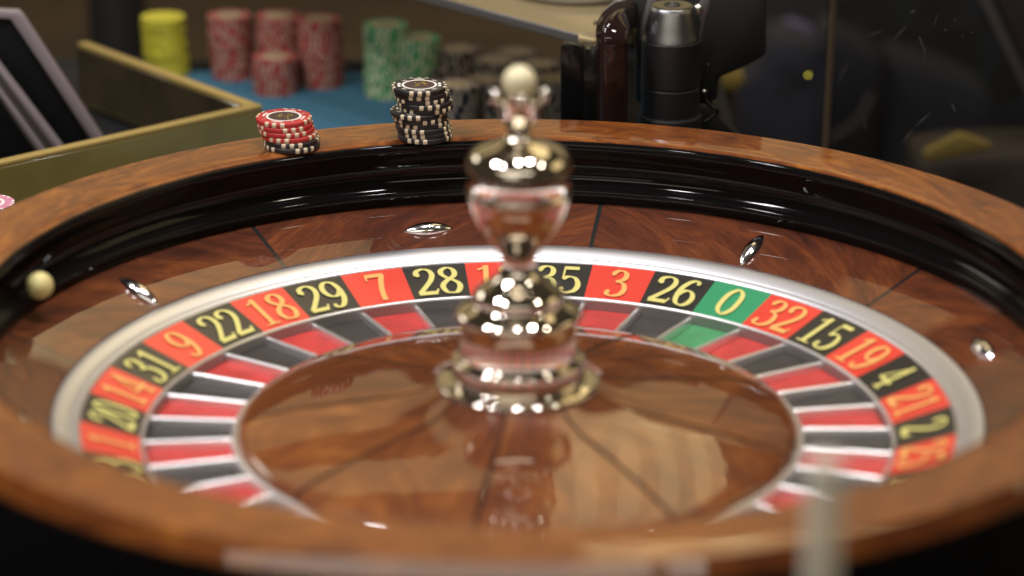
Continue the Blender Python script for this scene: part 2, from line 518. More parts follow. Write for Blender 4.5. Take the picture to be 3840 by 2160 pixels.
def digit_faces(ch, n=6):
    """flat outline faces of a digit in a 0.6 x 1 box"""
    verts, faces = [], []

    def ribbon(pts, closed, fixed):
        P = [Vector((p[0], p[1])) for p in pts]
        m = len(P)
        base = len(verts)
        for i in range(m):
            if closed:
                t = P[(i + 1) % m] - P[i - 1]
            else:
                t = P[min(i + 1, m - 1)] - P[max(i - 1, 0)]
            t.normalize()
            if fixed:
                w = fixed
            else:
                w = T_MIN + (T_MAX - T_MIN) * abs(t.x * 0.17 + t.y * 0.985) ** 1.3
            nrm = Vector((-t.y, t.x)) * (w / 2)
            verts.append(tuple(P[i] + nrm)); verts.append(tuple(P[i] - nrm))
        for i in range(m if closed else m - 1):
            j = (i + 1) % m
            faces.append((base + 2 * i, base + 2 * i + 1, base + 2 * j + 1, base + 2 * j))

    strokes, balls = DIGITS[ch]
    for pts, closed, smooth, fixed in strokes:
        p3 = [(x, y, 0) for x, y in pts]
        if smooth:
            q = catmull(p3, n, closed)
        else:
            q = [Vector(p3[0]).lerp(Vector(p3[1]), i / 4) for i in range(5)]
        ribbon([(v.x, v.y) for v in q], closed, fixed)
    for cx, cyy, r in balls:
        base = len(verts)
        for i in range(12):
            verts.append((cx + r * math.cos(2 * PI * i / 12), cyy + r * math.sin(2 * PI * i / 12)))
        faces.append(tuple(range(base, base + 12)))
    return verts, faces


# ================================================================== THE SETTING
Z_FELT = -0.11
Z_FLOOR = -0.75
fl = obj('floor', mesh_of('floor', [(-6, -3, Z_FLOOR), (6, -3, Z_FLOOR), (6, 9, Z_FLOOR), (-6, 9, Z_FLOOR)], [(0, 1, 2, 3)]), 'carpet')
fl['kind'] = 'structure'

# gaming table: felt top, slab, black padded edge
table = empty('gaming_table', (0, 0, Z_FELT), 'long gaming table with blue felt top and black padded far edge under the chip stacks', 'table')
tab = [(-1.2, -1.35), (1.4, -1.35), (1.4, 0.0), (0.50, 0.0), (0.445, 0.21), (0.405, 0.312), (0.262, 0.622), (0.20, 0.70), (0.20, 0.96), (-1.2, 0.96)]
obj('table_top', prism('table_top', [Vector((x, y, -0.004)) for x, y in tab], Vector((0, 0, -0.006)), 0.001, 1), 'table_black', table)
fx0, fx1, fy0, fy1, fr = -0.40, 0.07, 0.12, 0.945, 0.05
fpts = []
for cx, cyy, a_ in ((fx1 - fr, fy1 - fr, 0), (fx0 + fr, fy1 - fr, 90)):
    for i in range(7):
        q = math.radians(a_ + 15 * i)
        fpts.append(Vector((cx + fr * math.cos(q), cyy + fr * math.sin(q), 0)))
# along the corner screen, then down to the wheel
fpts += [Vector((fx0, 0.822, 0)), Vector((-0.224, 0.632, 0)), Vector((-0.20, 0.50, 0)), Vector((-0.20, fy0, 0)), Vector((fx1, fy0, 0))]
obj('felt_top', prism('felt_top', fpts, Vector((0, 0, -0.0035))), 'felt', table)
obj('table_slab', prism('table_slab', [Vector((x * 0.985, y - 0.006, -0.0105)) for x, y in tab], Vector((0, 0, -0.047)), 0.002, 1), 'pad', table)
path = [(-1.15, 0.985, -0.024), (0.20, 0.985, -0.024)]
obj('padded_edge', sweep('padded_edge', path, round_sect(0.05, 0.045, 0.018)), 'table_black', table)
for lx, ly in ((-1.0, -1.2), (1.2, -1.2), (-1.0, 0.85), (0.10, 0.85)):
    obj('leg', bm_mesh('leg', box_bm(0.09, 0.09, 0.583, 0.008)), 'pad', table, (lx, ly, -0.0575 - 0.2915))

# ================================================================== THE WHEEL
wheel = empty('roulette_wheel', (0, 0, Z_FELT), 'large roulette wheel with lacquered wood rim, red and black numbers and polished metal turret', 'roulette wheel')
W_OFF = Vector((0, 0, -Z_FELT))


def wpart(name, me, mat, parent=None):
    """mesh given in wheel-axis coordinates with z = 0 at the rim top"""
    if parent is None:
        o = obj(name, me, mat, wheel)
        o.location = W_OFF
    else:
        o = obj(name, me, mat, parent)
    return o


rim_prof = [(0.3600, -0.0026), (0.3606, -0.0013), (0.3622, -0.0005), (0.3650, 0.0), (0.380, 0.0), (0.396, 0.0), (0.4085, 0.0), (0.4112, 0.0),
            (0.4117, -0.0009), (0.4172, -0.0108), (0.4176, -0.0118), (0.4176, -0.0130)]
wpart('rim', sharp_by_angle(lathe('rim', rim_prof, 256), 22), 'rim_wood')
side_prof = [(0.4168, -0.0125), (0.4180, -0.0135), (0.4185, -0.016), (0.4180, -0.060), (0.4080, -0.095), (0.398, -0.1095)]
wpart('bowl_side', lathe('bowl_side', side_prof, 192), 'black')
track_prof = [(0.3602, -0.0022), (0.3588, -0.0024), (0.3576, -0.0034), (0.3570, -0.0052), (0.3572, -0.0075), (0.3586, -0.0105), (0.3615, -0.0155), (0.3642, -0.0225),
              (0.3648, -0.0295), (0.3632, -0.0352), (0.3602, -0.0388), (0.3578, -0.0399), (0.3566, -0.0404), (0.3559, -0.0414), (0.3558, -0.0430), (0.3562, -0.0465),
              (0.3572, -0.0500), (0.3590, -0.0535)]
wpart('ball_track', lathe('ball_track', track_prof, 256), 'black')

# veneered apron: eight segments between ebony inlays
AP0, APR0, APZ0, APR1, APZ1 = math.radians(34.65), 0.3590, -0.0517, 0.3098, -0.0708
half_in = 0.0017
for k in range(8):
    a0 = AP0 + k * PI / 4
    a1 = a0 + PI / 4
    d0 = half_in / 0.334
    prof = [(APR1 - 0.0003, APZ1 - 0.003), (APR1, APZ1)] + [(APR1 + (APR0 - APR1) * t, APZ1 + (APZ0 - APZ1) * t) for t in (0.04, 0.25, 0.5, 0.75, 1.0)]
    me = lathe('apron_panel', prof, 28, a0 + d0, a1 - d0, True, uvrot=(0.55 if k % 2 else -0.55))
    sharp_by_angle(me, 40)
    wpart('apron_panel', me, 'apron_wood')
    pts = []
    for r, z in ((APR1, APZ1 - 0.0001), (APR0, APZ0 - 0.0001)):
        for s_ in (-1, 1):
            pts.append((r * math.cos(a0) - s_ * half_in * 1.05 * math.sin(a0), r * math.sin(a0) + s_ * half_in * 1.05 * math.cos(a0), z))
    me = prism('apron_inlay', [Vector(pts[0]), Vector(pts[1]), Vector(pts[3]), Vector(pts[2])], Vector((0, 0, -0.003)))
    wpart('apron_inlay', me, 'black_inlay')

# chrome lens shaped deflectors, alternately across and along the slope
SL = math.atan2(APZ0 - APZ1, APR0 - APR1)


def deflector_mesh():
    L_, Wd, Hh = 0.0200, 0.0068, 0.0062
    verts, faces = [], []
    n, mm = 24, 12
    for i in range(n + 1):
        t = -1 + 2 * i / n
        w = Wd * (1 - t * t) ** 0.9 + 0.00005
        h = Hh * (1 - t * t) ** 0.85 + 0.00005
        for j in range(mm + 1):
            a = PI * j / mm
            verts.append((L_ * t, -w * math.cos(a), h * math.sin(a)))
    for i in range(n):
        for j in range(mm):
            q = i * (mm + 1) + j
            faces.append((q, q + 1, q + mm + 2, q + mm + 1))
    return mesh_of('deflector', verts, faces, True)


dm = deflector_mesh()
for k in range(8):
    a = math.radians(12.3 + 45 * k)
    r = 0.3288
    z = APZ1 + (r - APR1) * (APZ0 - APZ1) / (APR0 - APR1)
    o = wpart('deflector', dm, 'chrome_pin')
    rad = Vector((math.cos(a) * math.cos(SL), math.sin(a) * math.cos(SL), math.sin(SL)))
    tan = Vector((-math.sin(a), math.cos(a), 0))
    nor = rad.cross(tan)
    ax = tan if k % 2 == 0 else rad
    ay = nor.cross(ax)
    Mx = Matrix.Identity(4)
    p = Vector((r * math.cos(a), r * math.sin(a), z)) + W_OFF
    for i in range(3):
        Mx[i][0] = ax[i]; Mx[i][1] = ay[i]; Mx[i][2] = nor[i]; Mx[i][3] = p[i]
    o.matrix_local = Mx

# rotor: silver ring
ring_prof = [(0.3096, -0.0745), (0.3093, -0.0722), (0.3087, -0.0713), (0.3075, -0.0712), (0.3030, -0.0728), (0.2972, -0.0752), (0.2963, -0.0759), (0.2957, -0.0764),
             (0.2950, -0.0764), (0.2945, -0.0757), (0.2935, -0.0759), (0.2916, -0.0772), (0.2909, -0.0778), (0.2906, -0.0790)]
wpart('number_ring_border', lathe('number_ring_border', ring_prof, 256), 'silver')
# numbers, clockwise from zero
ORDER = [0, 32, 15, 19, 4, 21, 2, 25, 17, 34, 6, 27, 13, 36, 11, 30, 8, 23, 10, 5, 24, 16, 33, 1, 20, 14, 31, 9, 22, 18, 29, 7, 28, 12, 35, 3, 26]
REDS = {1, 3, 5, 7, 9, 12, 14, 16, 18, 19, 21, 23, 25, 27, 30, 32, 34, 36}
ZERO = math.radians(54.4)
STEP = 2 * PI / 37
E_R, E_Z, F_R, F_Z = 0.2907, -0.0785, 0.2522, -0.0921
TS = math.atan2(E_Z - F_Z, E_R - F_R)
RMID = (E_R + F_R) / 2 - 0.0005
ZMID = (E_Z + F_Z) / 2
DIG_H = 0.0318
DIG_W = 0.0305
dcache = {}
POC_R0, POC_R1, POC_Z = 0.2494, 0.1905, -0.1000


def patch(name, r0, z0, r1, z1, a0, a1, n=10, thick=0.002):
    verts, faces = [], []
    for j in range(n + 1):
        a = a0 + (a1 - a0) * j / n
        c, s2 = math.cos(a), math.sin(a)
        verts += [(r0 * c, r0 * s2, z0), (r1 * c, r1 * s2, z1), (r1 * c, r1 * s2, z1 - thick), (r0 * c, r0 * s2, z0 - thick)]
    for j in range(n):
        q = 4 * j
        for i in range(4):
            faces.append((q + i, q + (i + 1) % 4, q + 4 + (i + 1) % 4, q + 4 + i))
    faces.append((3, 2, 1, 0)); faces.append((4 * n, 4 * n + 1, 4 * n + 2, 4 * n + 3))
    return mesh_of(name, verts, faces)


def sep_mesh():
    # polished fret along +x
    n = 14
    sect = []
    hw = 0.0019
    for i in range(9):
        a = PI * i / 8
        sect.append((hw * math.cos(a), -0.0962 + 0.0017 * math.sin(a)))
    sect = [(hw, -0.106)] + sect + [(-hw, -0.106)]
    verts, faces = [], []
    xs = [0.1895, 0.1905, 0.193] + [0.193 + (0.2475 - 0.193) * i / n for i in range(1, n)] + [0.2475, 0.2503]
    for i, x in enumerate(xs):
        d = 0.0
        if i == 0: d = -0.0035
        if i == 1: d = -0.0010
        for (u, v) in sect:
            verts.append((x, u * (1.0 if i > 0 else 0.6), v + (d if v > -0.105 else 0)))
    k = len(sect)
    for i in range(len(xs) - 1):
        for j in range(k - 1):
            faces.append((i * k + j, i * k + j + 1, (i + 1) * k + j + 1, (i + 1) * k + j))
    faces.append(tuple(range(k)))
    return mesh_of('separator', verts, faces, True)


fret = sep_mesh()
for idx, num in enumerate(ORDER):
    ac = ZERO - idx * STEP
    kind = 'green' if num == 0 else ('red' if num in REDS else 'black')
    tile = wpart('number_tile', patch('number_tile', E_R, E_Z, F_R, F_Z, ac - STEP / 2, ac + STEP / 2), 'num_' + kind)
    txt = str(num)
    adv = 0.60
    total = adv * len(txt)
    for d_i, ch in enumerate(txt):
        if ch not in dcache:
            dcache[ch] = digit_faces(ch)
        fv, ff = dcache[ch]
        x0 = -total / 2 + d_i * adv
        verts = []
        for lift in (0.00045, 0.0):
            for (x, y) in fv:
                u = (x0 + x) * DIG_W
                v = (y - 0.5) * DIG_H
                r = RMID + v * math.cos(TS)
                z = ZMID + v * math.sin(TS) + lift + 0.0004
                a = ac - u / r
                verts.append((r * math.cos(a), r * math.sin(a), z))
        n0 = len(fv)
        faces = list(ff)
        me = mesh_of('digit', verts[:n0], faces)
        wpart('digit', me, 'digit_orange' if kind == 'red' else 'digit_gold', tile)
    poc = wpart('pocket', patch('pocket', POC_R0, POC_Z, POC_R1, POC_Z - 0.0015, ac - STEP / 2, ac + STEP / 2, 6), 'poc_' + kind)
    o = wpart('separator', fret, 'silver_bright')
    o.rotation_euler = (0, 0, ac - STEP / 2)

lip_prof = [(0.2526, -0.0935), (0.2524, -0.0918), (0.2518, -0.0910), (0.2508, -0.0909), (0.2500, -0.0914), (0.2497, -0.0926)]
wpart('pocket_lip', lathe('pocket_lip', lip_prof, 256), 'silver_bright')
wpart('pocket_wall', lathe('pocket_wall', [(0.2498, -0.0924), (0.2499, -0.0960), (0.2496, -0.1030)], 222), 'pocket_wall')
inner_prof = [(0.1925, -0.1040), (0.1922, -0.0975), (0.1917, -0.0945), (0.1907, -0.0932), (0.1892, -0.0930), (0.1880, -0.0936), (0.1874, -0.0950)]
wpart('inner_ring', lathe('inner_ring', inner_prof, 224), 'silver_bright')

# lacquered cone: nine veneer panels and ebony inlays
cone_prof = [(0.0450, -0.0585), (0.0545, -0.0625), (0.062, -0.0660), (0.070, -0.0687), (0.080, -0.0709), (0.095, -0.0727), (0.110, -0.0744), (0.125, -0.0763), (0.140, -0.0786), (0.155, -0.0813),
             (0.165, -0.0834), (0.175, -0.0857), (0.182, -0.0875), (0.186, -0.0893), (0.1876, -0.0920), (0.1878, -0.0960)]
CN = 9
for k in range(CN):
    a0 = math.radians(-58.5 + 40 * k)
    da = math.radians(0.45)
    me = lathe('cone_panel', cone_prof, 22, a0, a0 + math.radians(40), True, uvrot=PI / 2 + (0.3 if k % 2 else -0.3))
    wpart('cone_panel', me, 'cone_wood')
    vv, ff = [], []
    hw = 0.0015
    for i, (r, z) in enumerate(cone_prof):
        d_ = hw * min(1.0, 0.35 + r / 0.15)
        for s_ in (-1, 1):
            vv.append((r * math.cos(a0) - s_ * d_ * math.sin(a0), r * math.sin(a0) + s_ * d_ * math.cos(a0), z + 0.00015))
        if i:
            ff.append((2 * i - 2, 2 * i, 2 * i + 1, 2 * i - 1))
    me = mesh_of('cone_inlay', vv, ff, True)
    wpart('cone_inlay', me, 'seam')

# polished turret
tur_prof = [(0.0, -0.0580), (0.050, -0.0605), (0.0535, -0.0614), (0.0545, -0.0604), (0.0543, -0.0594), (0.0530, -0.0586), (0.0500, -0.0580), (0.0462, -0.0577),
            (0.0442, -0.0572), (0.0436, -0.0562), (0.0444, -0.0552), (0.0448, -0.0535), (0.0448, -0.0450), (0.0444, -0.0432), (0.0430, -0.0421), (0.0404, -0.0416), (0.0388, -0.0408),
            (0.0384, -0.0395), (0.0384, -0.0280), (0.0385, -0.0160), (0.0392, -0.0148), (0.0410, -0.0140), (0.0419, -0.0126), (0.0420, -0.0112), (0.0412, -0.0098), (0.0395, -0.0085), (0.0360, -0.0066),
            (0.0325, -0.0050), (0.0304, -0.0040), (0.0296, -0.0026), (0.0300, -0.0008), (0.0304, 0.0008), (0.0292, 0.0034), (0.0250, 0.0066), (0.0203, 0.0098), (0.0160, 0.0130), (0.0128, 0.0165), (0.0114, 0.0200),
            (0.0112, 0.0240), (0.0116, 0.0275), (0.0130, 0.0312), (0.0155, 0.0352), (0.0195, 0.0408), (0.0238, 0.0465), (0.0275, 0.0525), (0.0304, 0.0590), (0.0322, 0.0650),
            (0.0332, 0.0695), (0.0340, 0.0706), (0.0346, 0.0716), (0.0345, 0.0730), (0.0334, 0.0740), (0.0328, 0.0750), (0.0330, 0.0765), (0.0340, 0.0800), (0.0346, 0.0850), (0.0346, 0.0900),
            (0.0338, 0.0945), (0.0322, 0.0980), (0.0295, 0.1008), (0.0255, 0.1030), (0.0200, 0.1050), (0.0140, 0.1070), (0.0095, 0.1092), (0.0075, 0.1115), (0.0070, 0.1140), (0.0078, 0.1160),
            (0.0092, 0.1175), (0.0085, 0.1190), (0.0, 0.1195)]
turret = wpart('turret', lathe('turret', tur_prof, 96), 'chrome')
# tulip crown with four petals
verts, faces = [], []
nA, nZ = 72, 10
for side, off in ((0, 0.0), (1, -0.0016)):
    for i in range(nZ + 1):
        t = i / nZ
        for j in range(nA):
            a = 2 * PI * j / nA
            lobe = 0.5 + 0.5 * math.cos(4 * a)
            h = 0.1180 + t * (0.0135 + 0.0105 * lobe ** 0.8)
            r = 0.0085 + 0.0040 * math.sin(min(t * 1.6, 1) * PI / 2) + t * t * (0.0015 + 0.0052 * lobe) + off
            verts.append((r * math.cos(a), r * math.sin(a), h))
N1 = (nZ + 1) * nA
for side in (0, 1):
    for i in range(nZ):
        for j in range(nA):
            q = side * N1 + i * nA + j
            q2 = side * N1 + i * nA + (j + 1) % nA
            f = (q, q2, q2 + nA, q + nA)
            faces.append(f if side == 0 else f[::-1])
for j in range(nA):
    a_, b_ = nZ * nA + j, nZ * nA + (j + 1) % nA
    faces.append((a_, b_, N1 + b_, N1 + a_))
for k in range(4):
    bm = bmesh.new(); bmesh.ops.create_uvsphere(bm, u_segments=20, v_segments=12, radius=0.0043)
    bmesh.ops.scale(bm, vec=(1.0, 1.0, 1.25), verts=bm.verts)
    bmesh.ops.translate(bm, vec=(0.0152 * math.cos(k * PI / 2 + 0.1), 0.0152 * math.sin(k * PI / 2 + 0.1), 0.1372), verts=bm.verts)
    wpart('crown_knob', bm_mesh('crown_knob', bm, sharp=180), 'chrome', turret)
wpart('turret_crown', mesh_of('turret_crown', verts, faces, True), 'chrome', turret)
bm = bmesh.new(); bmesh.ops.create_uvsphere(bm, u_segments=40, v_segments=24, radius=0.0110)
bmesh.ops.translate(bm, vec=(0, 0, 0.1465), verts=bm.verts)
wpart('turret_ball', bm_mesh('turret_ball', bm, sharp=180), 'ivory', turret)

# the ball running in the track
bm = bmesh.new(); bmesh.ops.create_uvsphere(bm, u_segments=40, v_segments=24, radius=0.0096)
p = at_z(100, 718, -0.0295)
p = Vector((p.x, p.y, 0)).normalized() * 0.3475 + Vector((0, 0, -0.0295))
p = at_z(100, 718, -0.0305)
bl = obj('roulette_ball', bm_mesh('roulette_ball', bm, sharp=180), 'ball', None, p)
tag(bl, 'small ivory ball running in the black ball track at the left', 'ball')

# ================================================================== CHIPS
CR, CT = 0.0215, 0.00385
chip_prof = [(0.0, 0.0), (CR - 0.0006, 0.0), (CR - 0.0002, 0.0002), (CR, 0.0007), (CR, CT - 0.0008), (CR - 0.0002, CT - 0.0003), (CR - 0.0006, CT - 0.0001), (0.0, CT - 0.0001)]


def chip_body(mat):
    me = lathe('chip', chip_prof, 56)
    sharp_by_angle(me, 50)
    me.materials.append(MAT[mat])
    return me


def spot_mesh():
    verts, faces = [], []
    n = 4
    prof = [(CR - 0.0019, 0.00003), (CR - 0.0004, 0.00003), (CR + 0.00005, 0.0006), (CR + 0.00005, CT - 0.0007), (CR - 0.0003, CT - 0.00012), (CR - 0.0007, CT - 0.00002), (CR - 0.0021, CT - 0.00002)]
    hw = 0.0016 / CR
    for j in range(n + 1):
        a = -hw + 2 * hw * j / n
        for r, z in prof:
            verts.append((r * math.cos(a), r * math.sin(a), z))
    k = len(prof)
    for j in range(n):
        for i in range(k - 1):
            faces.append((j * k + i, (j + 1) * k + i, (j + 1) * k + i + 1, j * k + i + 1))
    me = mesh_of('edge_spot', verts, faces, True)
    me.materials.append(MAT['chip_cream'])
    return me


def annulus(name, r0, r1, z, a0=0, a1=2 * PI, n=48):
    verts, faces = [], []
    for j in range(n + 1):
        a = a0 + (a1 - a0) * j / n
        verts += [(r0 * math.cos(a), r0 * math.sin(a), z), (r1 * math.cos(a), r1 * math.sin(a), z)]
    for j in range(n):
        faces.append((2 * j, 2 * j + 1, 2 * j + 3, 2 * j + 2))
    return mesh_of(name, verts, faces)


BODY = {c: chip_body('chip_' + c) for c in ('black', 'red', 'pink')}
SPOT = spot_mesh()
SPOT_ANG = [math.radians(90 * g + d) for g in range(4) for d in (-17.5, 0, 17.5)]


def near_chip(color, loc, rot, label, group, face=None):
    c = obj('casino_chip', BODY[color], None, None, loc, rot)
    tag(c, label, 'chip', group)
    for a in SPOT_ANG:
        obj('edge_spot', SPOT, None, c, None, a)
    if face:
        zt = CT + 0.00004
        obj('white_ring', annulus('white_ring', 0.0120, 0.0138, zt), 'chip_white', c)
        obj('centre_disc', annulus('centre_disc', 0.0, 0.0120, zt), 'chip_disc' if face != 'pink' else 'chip_pink', c)
        # gold device: a few curling strokes
        if face != 'pink':
            rnd = random.Random(5 if face == 'red' else 9)
            for q in range(7):
                ang = rnd.uniform(0, 2 * PI); rr = rnd.uniform(0.001, 0.0062)
                p0 = Vector((rr * math.cos(ang) * 1.25, rr * math.sin(ang), zt + 0.00004 + q * 0.00001))
                dirn = rnd.uniform(0, 2 * PI)
                pts = [p0]
                for s_ in range(4):
                    dirn += rnd.uniform(-0.9, 0.9)
                    pts.append(pts[-1] + Vector((math.cos(dirn), math.sin(dirn), 0)) * rnd.uniform(0.0012, 0.0022))
                cv = catmull([tuple(v) for v in pts], 5)
                verts, faces = [], []
                for i, v in enumerate(cv):
                    t = (cv[min(i + 1, len(cv) - 1)] - cv[max(i - 1, 0)]).normalized()
                    w = 0.00052 * math.sin(PI * (i + 0.6) / (len(cv) + 0.2)) + 0.00008
                    nn = Vector((-t.y, t.x, 0)) * w
                    verts += [tuple(v + nn), tuple(v - nn)]
                    if i:
                        faces.append((2 * i - 2, 2 * i - 1, 2 * i + 1, 2 * i))
                obj('gold_stroke', mesh_of('gold_stroke', verts, faces), 'chip_gold', c)
        # white bars round the face
        for g in range(4):
            a = g * PI / 2
            if face == 'black' and g % 2 == 0:
                for r0 in (0.0149, 0.0165):
                    obj('white_bar', annulus('white_bar', r0, r0 + 0.0009, zt, a - 0.26, a + 0.26, 10), 'chip_white', c)
            elif face == 'black':
                for s_ in (-0.18, 0.18):
                    obj('white_bar', annulus('white_bar', 0.0148, 0.0172, zt, a + s_ - 0.14, a + s_ + 0.14, 8), 'chip_white', c)
            else:
                obj('white_bar', annulus('white_bar', 0.0150, 0.0166, zt, a - 0.29, a + 0.29, 10), 'chip_white', c)
            txt = '100' if face == 'black' else '5'
            am = a + PI / 4
            hgt = 0.0030
            for d_i, ch in enumerate(txt):
                fv, ff = dcache.get(ch) or digit_faces(ch)
                x0 = -0.3 * len(txt) + 0.6 * d_i
                verts = []
                for (x, y) in fv:
                    r = 0.0165 + (y - 0.5) * hgt
                    aa = am - (x0 + x) * hgt * 0.95 / 0.0165
                    verts.append((r * math.cos(aa), r * math.sin(aa), zt))
                obj('digit', mesh_of('digit', verts, ff), 'chip_white', c)
    return c


ORD = ['topmost', 'second', 'third', 'fourth', 'fifth', 'sixth', 'seventh', 'eighth', 'ninth', 'tenth', 'lowest']
# black stack on the rim (top to bottom): sideways shift and turn
bx = [648, 683, 705, 738, 760, 622, 655, 695, 710, 738, 745]
br = [0.05, -0.056, 0.52, 0.23, 0.76, -0.27, 0.52, -0.52, -0.31, -0.34, -0.27]
base = at_z(1594 / S, 514 / S, 0.0)
for i in range(11):
    lvl = 10 - i
    dx = (bx[i] - 745) * 4.28e-5
    dyv = [0.0, 0.001, 0.0015, 0.001, 0.002, -0.001, 0.0, 0.001, 0.0, 0.0005, 0.0][i]
    note = {0: 'topmost chip of the tall black stack on the wheel rim, its gold printed face showing',
            5: 'black chip sticking out to the left, sixth from the top of the tall rim stack',
            10: 'lowest black chip of the tall stack, lying on the wood rim'}.get(i, ORD[i] + ' black chip from the top of the tall stack on the wheel rim')
    near_chip('black', (base.x + dx, base.y + dyv, lvl * CT + 0.0001), -PI / 2 + br[i], note, 'chips stacked on the wheel rim', 'black' if i in (0, 5) else None)
rx = [828, 855, 890, 960, 1010, 1030]
rr_ = [-0.28, 0.39, 0.46, -0.32, 0.10, 0.58]
base = at_z(1096 / S, 549 / S, 0.0)
for i in range(6):
    lvl = 5 - i
    dx = (rx[i] - 1030) * 0.1518 / CAM_F * 2.18
    col = 'red' if i < 4 else 'black'
    note = ['topmost red chip of the short rim stack, its gold printed face showing', 'second red chip from the top of the short leaning stack on the rim',
            'third red chip from the top of the short leaning stack on the rim', 'lowest red chip of the short rim stack, right on the black ones',
            'upper of the two black chips under the red ones on the rim', 'lower of the two black chips under the red ones, lying on the rim'][i]
    near_chip(col, (base.x + dx, base.y + 0.0008 * lvl, lvl * CT + 0.0001), -PI / 2 + rr_[i], note, 'chips stacked on the wheel rim', 'red' if i == 0 else None)


# background chips: one mesh per colour, body faces and cream edge faces
def far_chip_mesh(c1, c2, ctop):
    n = 48
    prof = [(0.0, 0.0), (CR, 0.0), (CR, CT - 0.00012), (CR - 0.0022, CT - 0.00012), (0.0140, CT - 0.00012), (0.0115, CT - 0.00012), (0.0, CT - 0.00012)]
    me = lathe('far_chip', prof, n, smooth=False)
    for mname in (c1, c2, ctop):
        me.materials.append(MAT[mname])
    for p_ in me.polygons:
        c = p_.center
        r = math.hypot(c.x, c.y)
        a = math.degrees(math.atan2(c.y, c.x)) % 60
        if r > CR - 0.0025:
            p_.material_index = 1 if (a % 15 < 7.6 and a < 46) else 0
        elif 0.0110 < r < 0.0142:
            p_.material_index = 1
        elif c1 == 'chip_black' and r > 0.014:
            p_.material_index = 1 if a % 30 < 16 else 0
        elif r < 0.012:
            p_.material_index = 2
    return me


FAR = {'red': far_chip_mesh('chip_red_shade', 'chip_cream_shade', 'chip_tan'), 'green': far_chip_mesh('chip_green', 'chip_cream', 'chip_tan'),
       'black': far_chip_mesh('chip_black', 'chip_cream_shade', 'chip_tan'), 'yellow': far_chip_mesh('chip_yellow', 'chip_olive', 'chip_yellow'),
       'pink': far_chip_mesh('chip_pink', 'chip_white', 'chip_pink')}


def far_stack(color, base_xy, n, lean, where, group, jitter=0.0009):
    for i in range(n):
        t = i / max(1, n - 1)
        x = base_xy[0] + lean[0] * t + random.uniform(-jitter, jitter)
        y = base_xy[1] + lean[1] * t + random.uniform(-jitter, jitter)
        o = obj('casino_chip', FAR[color], None, None, (x, y, Z_FELT + i * CT + 0.0002), random.uniform(0, 2 * PI))
        if i == n - 1:
            tag(o, 'topmost %s chip of %s' % (color, where), 'chip', group)
        elif i == 0:
            tag(o, 'lowest %s chip of %s' % (color, where), 'chip', group)
        else:
            tag(o, '%s chip in the middle of %s' % (color, where), 'chip', group)


def top_stack(color, px, py, ztop, where, group, lean=(0, 0)):
    p = at_z(px, py, ztop)
    n = max(1, round((ztop - Z_FELT) / CT))
    far_stack(color, (p.x - lean[0], p.y - lean[1]), n, lean, where, group)


RG = 'blurred chip stacks on the blue felt'
p = at_z(591, 191, Z_FELT); far_stack('red', (p.x, p.y), 16, (-0.004, 0), 'the left tall red stack on the felt', RG)
top_stack('red', 700, 38, -0.0445, 'the middle tall red stack at the back', RG)
p = at_z(812, 211, Z_FELT); far_stack('red', (p.x, p.y), 17, (-0.002, 0), 'the right tall red stack on the felt', RG)
p = at_z(693, 229, Z_FELT); far_stack('red', (p.x, p.y), 9, (0, 0), 'the short red stack in front of the tall ones', RG)
p = at_z(975, 238, Z_FELT); far_stack('green', (p.x, p.y), 18, (-0.002, 0), 'the taller left green stack', RG)
top_stack('green', 1050, 91, -0.0505, 'the right green stack behind the black chips', RG)
top_stack('yellow', 409, 40, -0.0520, 'the yellow stack behind the corner screen', RG, (-0.003, 0))
for (px, py, zt, wh) in [(1151, 117, -0.062, 'the back left black stack of the pile'), (1249, 150, -0.064, 'the middle black stack of the blurred pile'),
                         (1153, 205, -0.062, 'the front left black stack of the pile'), (1215, 195, -0.066, 'the front black stack left of the turret'),
                         (1352, 160, -0.064, 'the back black stack right of the turret'), (1392, 196, -0.064, 'the black stack beside the black bracket'),
                         (1330, 215, -0.070, 'the low black stack right behind the turret'), (1105, 160, -0.078, 'the low black stack beside the green chips'),
                         (1283, 205, -0.072, 'the black stack just left of the turret ball'), (1110, 232, -0.088, 'the lowest black stack by the rim stack'),
                         (1300, 125, -0.066, 'the rearmost black stack behind the turret ball'), (1250, 250, -0.084, 'the low black stack by the crown')]:
    top_stack('black', px, py, zt, wh, RG, (random.uniform(-.002, .002), 0))
p = at_z(-31, 508, -0.052)
far_stack('pink', (p.x, p.y), 15, (0, 0), 'the pink stack at the left edge', 'pink chips beside the wheel')

# ================================================================== LEFT: open box with slanted panels
ZB = -0.05
pc = at_z(661, 264, ZB); pl = at_z(0, 410, ZB); pb = at_z(197, 107, ZB)
u1 = (pl - pc).normalized(); u2 = (pb - pc).normalized()
u2 = (u2 - u1 * u2.dot(u1)).normalized()
L1, L2 = 0.34, (pb - pc).length
boxo = empty('corner_screen', (pc.x, pc.y, Z_FELT), 'low olive brown corner screen with tan top edges standing left of the wheel', 'screen')
TH = 0.0105
HB = ZB - Z_FELT


